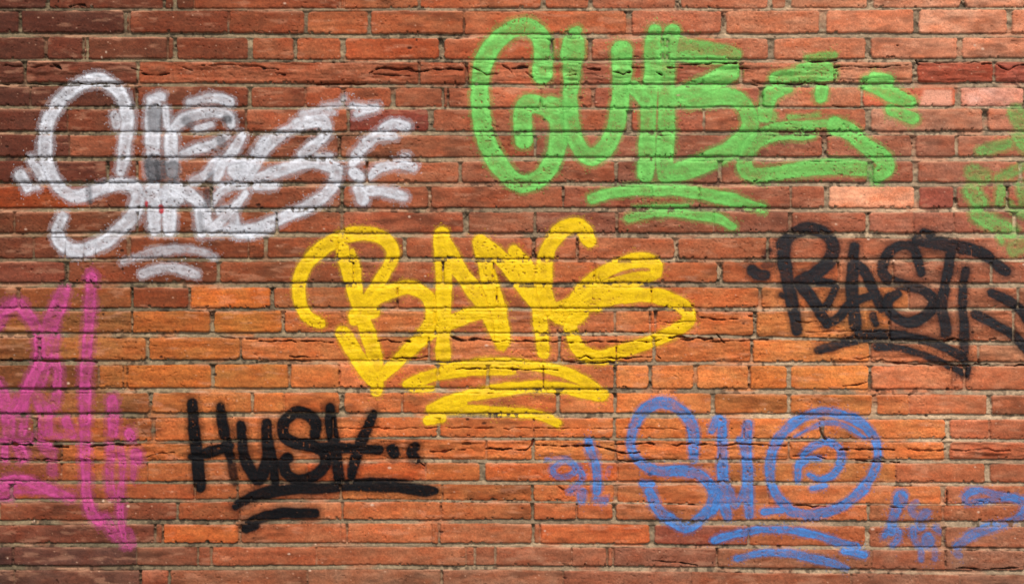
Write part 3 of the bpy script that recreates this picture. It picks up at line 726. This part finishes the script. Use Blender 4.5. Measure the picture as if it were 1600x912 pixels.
paint('letter', tg, PK, [M(14, (490,80),(500,130), op=0.5), M(19, (500,120),(497,200),(492,320),(480,450),(475,600),(468,720),(465,900)), N_(17, (468,40),(465,150),(465,300),(470,430),(475,540),(500,630),(540,680), op=0.95)], **pk)
paint('letter', tg, PK, [N_(18, (615,20),(620,100),(620,200)), N_(14, (605,260),(605,330),(600,430),(612,540), op=0.85), N_(11, (660,280),(670,400),(660,540),(660,640),(680,780)), N_(16, (575,655),(620,740),(680,805), op=0.8), N_(13, (710,200),(720,215)), N_(17, (745,310),(750,345)), N_(10, (735,370),(725,450), op=0.65), N_(17, (700,740),(715,800), op=0.6)], **pk)
paint('underline', tg, PK, [N_(15, (-20,475),(100,450),(200,480),(300,520),(395,552)), N_(18, (-20,525),(40,535)), N_(16, (20,500),(250,510), op=0.85)], **pk)
# ---- small black tag bottom left
O = F(270, 600, 3.648); P_ = F(460, 600, 3.646)
tg = tag('compact black graffiti tag of four block letters trailing off into dots', (500, 820))
hk = dict(soft=2.6, halo=0.34, hlen=5.5, thin=0.06, rough=0.06, fat=1.07)
paint('letter', tg, BK, [O(18, (110,112),(118,220),(128,320),(140,430),(155,585)), O(16, (270,128),(285,230),(305,330),(330,430)), O(14, (330,430),(352,560), op=0.7), O(15, (100,412),(200,390),(330,350))], **hk)
paint('letter', tg, BK, [O(18, (390,232),(395,330),(420,440),(480,540),(522,480),(540,380),(535,280),(535,220)), O(14, (552,330),(570,430),(588,560))], **hk)
paint('letter', tg, BK, [P_(17, (120,285),(125,225),(80,175),(10,160),(-55,210),(-60,290),(0,330),(100,350),(168,390),(172,460),(110,520),(20,542),(-45,512),(-60,445),(-40,420))], **hk)
paint('letter', tg, BK, [P_(17, (205,135),(210,240),(225,350),(245,460),(255,530)), P_(16, (450,162),(420,240),(380,330),(345,430),(325,520)), P_(15, (160,352),(260,362),(380,368),(478,374))], **hk)
paint('dot', tg, BK, [P_(16, (560,372),(568,392))], **hk)
paint('dot', tg, BK, [P_(14, (685,355),(665,385),(690,425))], **hk)
paint('underline', tg, BK, [P_(16, (-339,695),(-270,652),(-150,615),(0,598),(170,593),(280,583),(420,580),(600,590),(720,602),(800,605)), P_(4.5, (290,548),(440,542),(640,548))], **hk)
paint('underline', tg, BK, [O(16, (415,812),(480,770),(600,738),(720,732),(808,735)), O(14, (420,820),(470,805))], **hk)
# ---- blue tag
BL = paint_material('blue_spray_paint', (72, 136, 212), 0.6, 0.08)
Q = F(830, 600, 3.039); R = F(1080, 600, 3.04); T_ = F(1360, 720, 5.067)
tg = tag('blue graffiti tag with a looping first letter and a round spiral last letter', (1200, 880))
uk = dict(soft=1.8, halo=0.2, hlen=5, thin=0.34, rough=0.3)
paint('letter', tg, BL, [Q(16, (770,350),(770,230),(740,155),(670,100),(590,92),(520,140),(482,220),(475,300),(520,370),(600,412),(720,410),(810,440),(868,505),(855,575),(800,640),(740,682),(680,655),(610,600),(560,510)), Q(10, (530,470),(575,472))], **uk)
paint('letter', tg, BL, [R(17, (145,190),(150,300),(150,420),(150,540),(175,630)), R(11, (100,215),(125,165),(150,180)), R(17, (270,190),(262,290),(270,420),(270,520),(275,622)), R(10, (150,420),(190,520),(210,575),(240,530),(255,480)), R(10, (230,265),(250,300)), R(14, (95,480),(130,540),(105,600)), R(16, (120,520),(170,560))], **uk)
paint('letter', tg, BL, [R(14, (470,600),(405,525),(372,430),(382,330),(430,240),(510,172),(620,130),(730,148),(820,195),(878,270),(885,360),(850,450),(780,530),(690,590),(580,618),(470,602)), R(6, (490,248),(570,208),(650,182),(740,200),(825,255)), R(11, (530,340),(580,292),(650,275),(705,310),(710,370),(670,430),(610,452),(560,430)), R(10, (508,455),(510,385),(545,360)), R(8, (560,350),(612,352)), R(7, (570,492),(640,480)), R(12, (550,635),(600,630)), R(9, (345,606),(430,598))], **uk)
paint('underline', tg, BL, [R(12, (110,742),(200,712),(320,692),(450,692),(560,708),(680,742),(785,772)), R(10, (725,792),(820,810))], **uk)
paint('underline', tg, BL, [R(11, (215,825),(330,800),(460,802),(560,822),(660,845),(740,872), op=0.85)], **uk)
tg = tag('faint blue scribble of two small figures just left of the blue spiral tag', (890, 790))
sk = dict(soft=2.4, halo=0.22, hlen=6, thin=0.42, rough=0.32)
paint('stroke', tg, BL, [Q(9, (150,365),(102,400),(130,440),(190,430),(212,395),(170,355), op=0.85), Q(11, (200,380),(242,430),(222,475),(180,505), op=0.9), Q(13, (240,510),(238,550), op=0.75), Q(6, (70,355),(160,350), op=0.6)], **sk)
paint('stroke', tg, BL, [Q(13, (272,270),(280,310),(300,360),(315,430),(312,510)), Q(10, (310,548),(352,552)), Q(10, (370,400),(360,440), op=0.3)], **sk)
tg = tag('small blue squiggles between the blue spiral and the zigzag at bottom right', (1440, 870))
paint('stroke', tg, BL, [T_(20, (240,285),(238,320)), T_(14, (210,390),(180,460),(168,555)), T_(10, (112,590),(160,540),(222,555),(212,620),(175,665), op=0.8)], **sk)
paint('stroke', tg, BL, [T_(9, (362,325),(318,375),(342,420), op=0.8), T_(12, (440,410),(400,460),(400,522)), T_(11, (340,540),(352,620),(392,668),(455,650), op=0.85), T_(18, (450,615),(455,640)), T_(10, (525,530),(552,555), op=0.8), T_(8, (402,700),(400,780), op=0.6), T_(8, (512,700),(510,770), op=0.5)], **sk)
tg = tag('blue zigzag stroke running off the bottom right edge of the wall', (1550, 860))
paint('stroke', tg, BL, [T_(10, (750,325),(742,282),(790,245),(870,230),(980,260),(1100,282),(1250,320)), T_(9, (750,332),(880,320),(1000,300),(1110,292),(1250,350), op=0.9), T_(12, (1250,360),(1170,450),(1050,495),(900,530),(800,580),(690,668), op=0.9), T_(8, (740,628),(880,565),(1040,512), op=0.8), T_(12, (690,730),(700,745), op=0.35)], **sk)
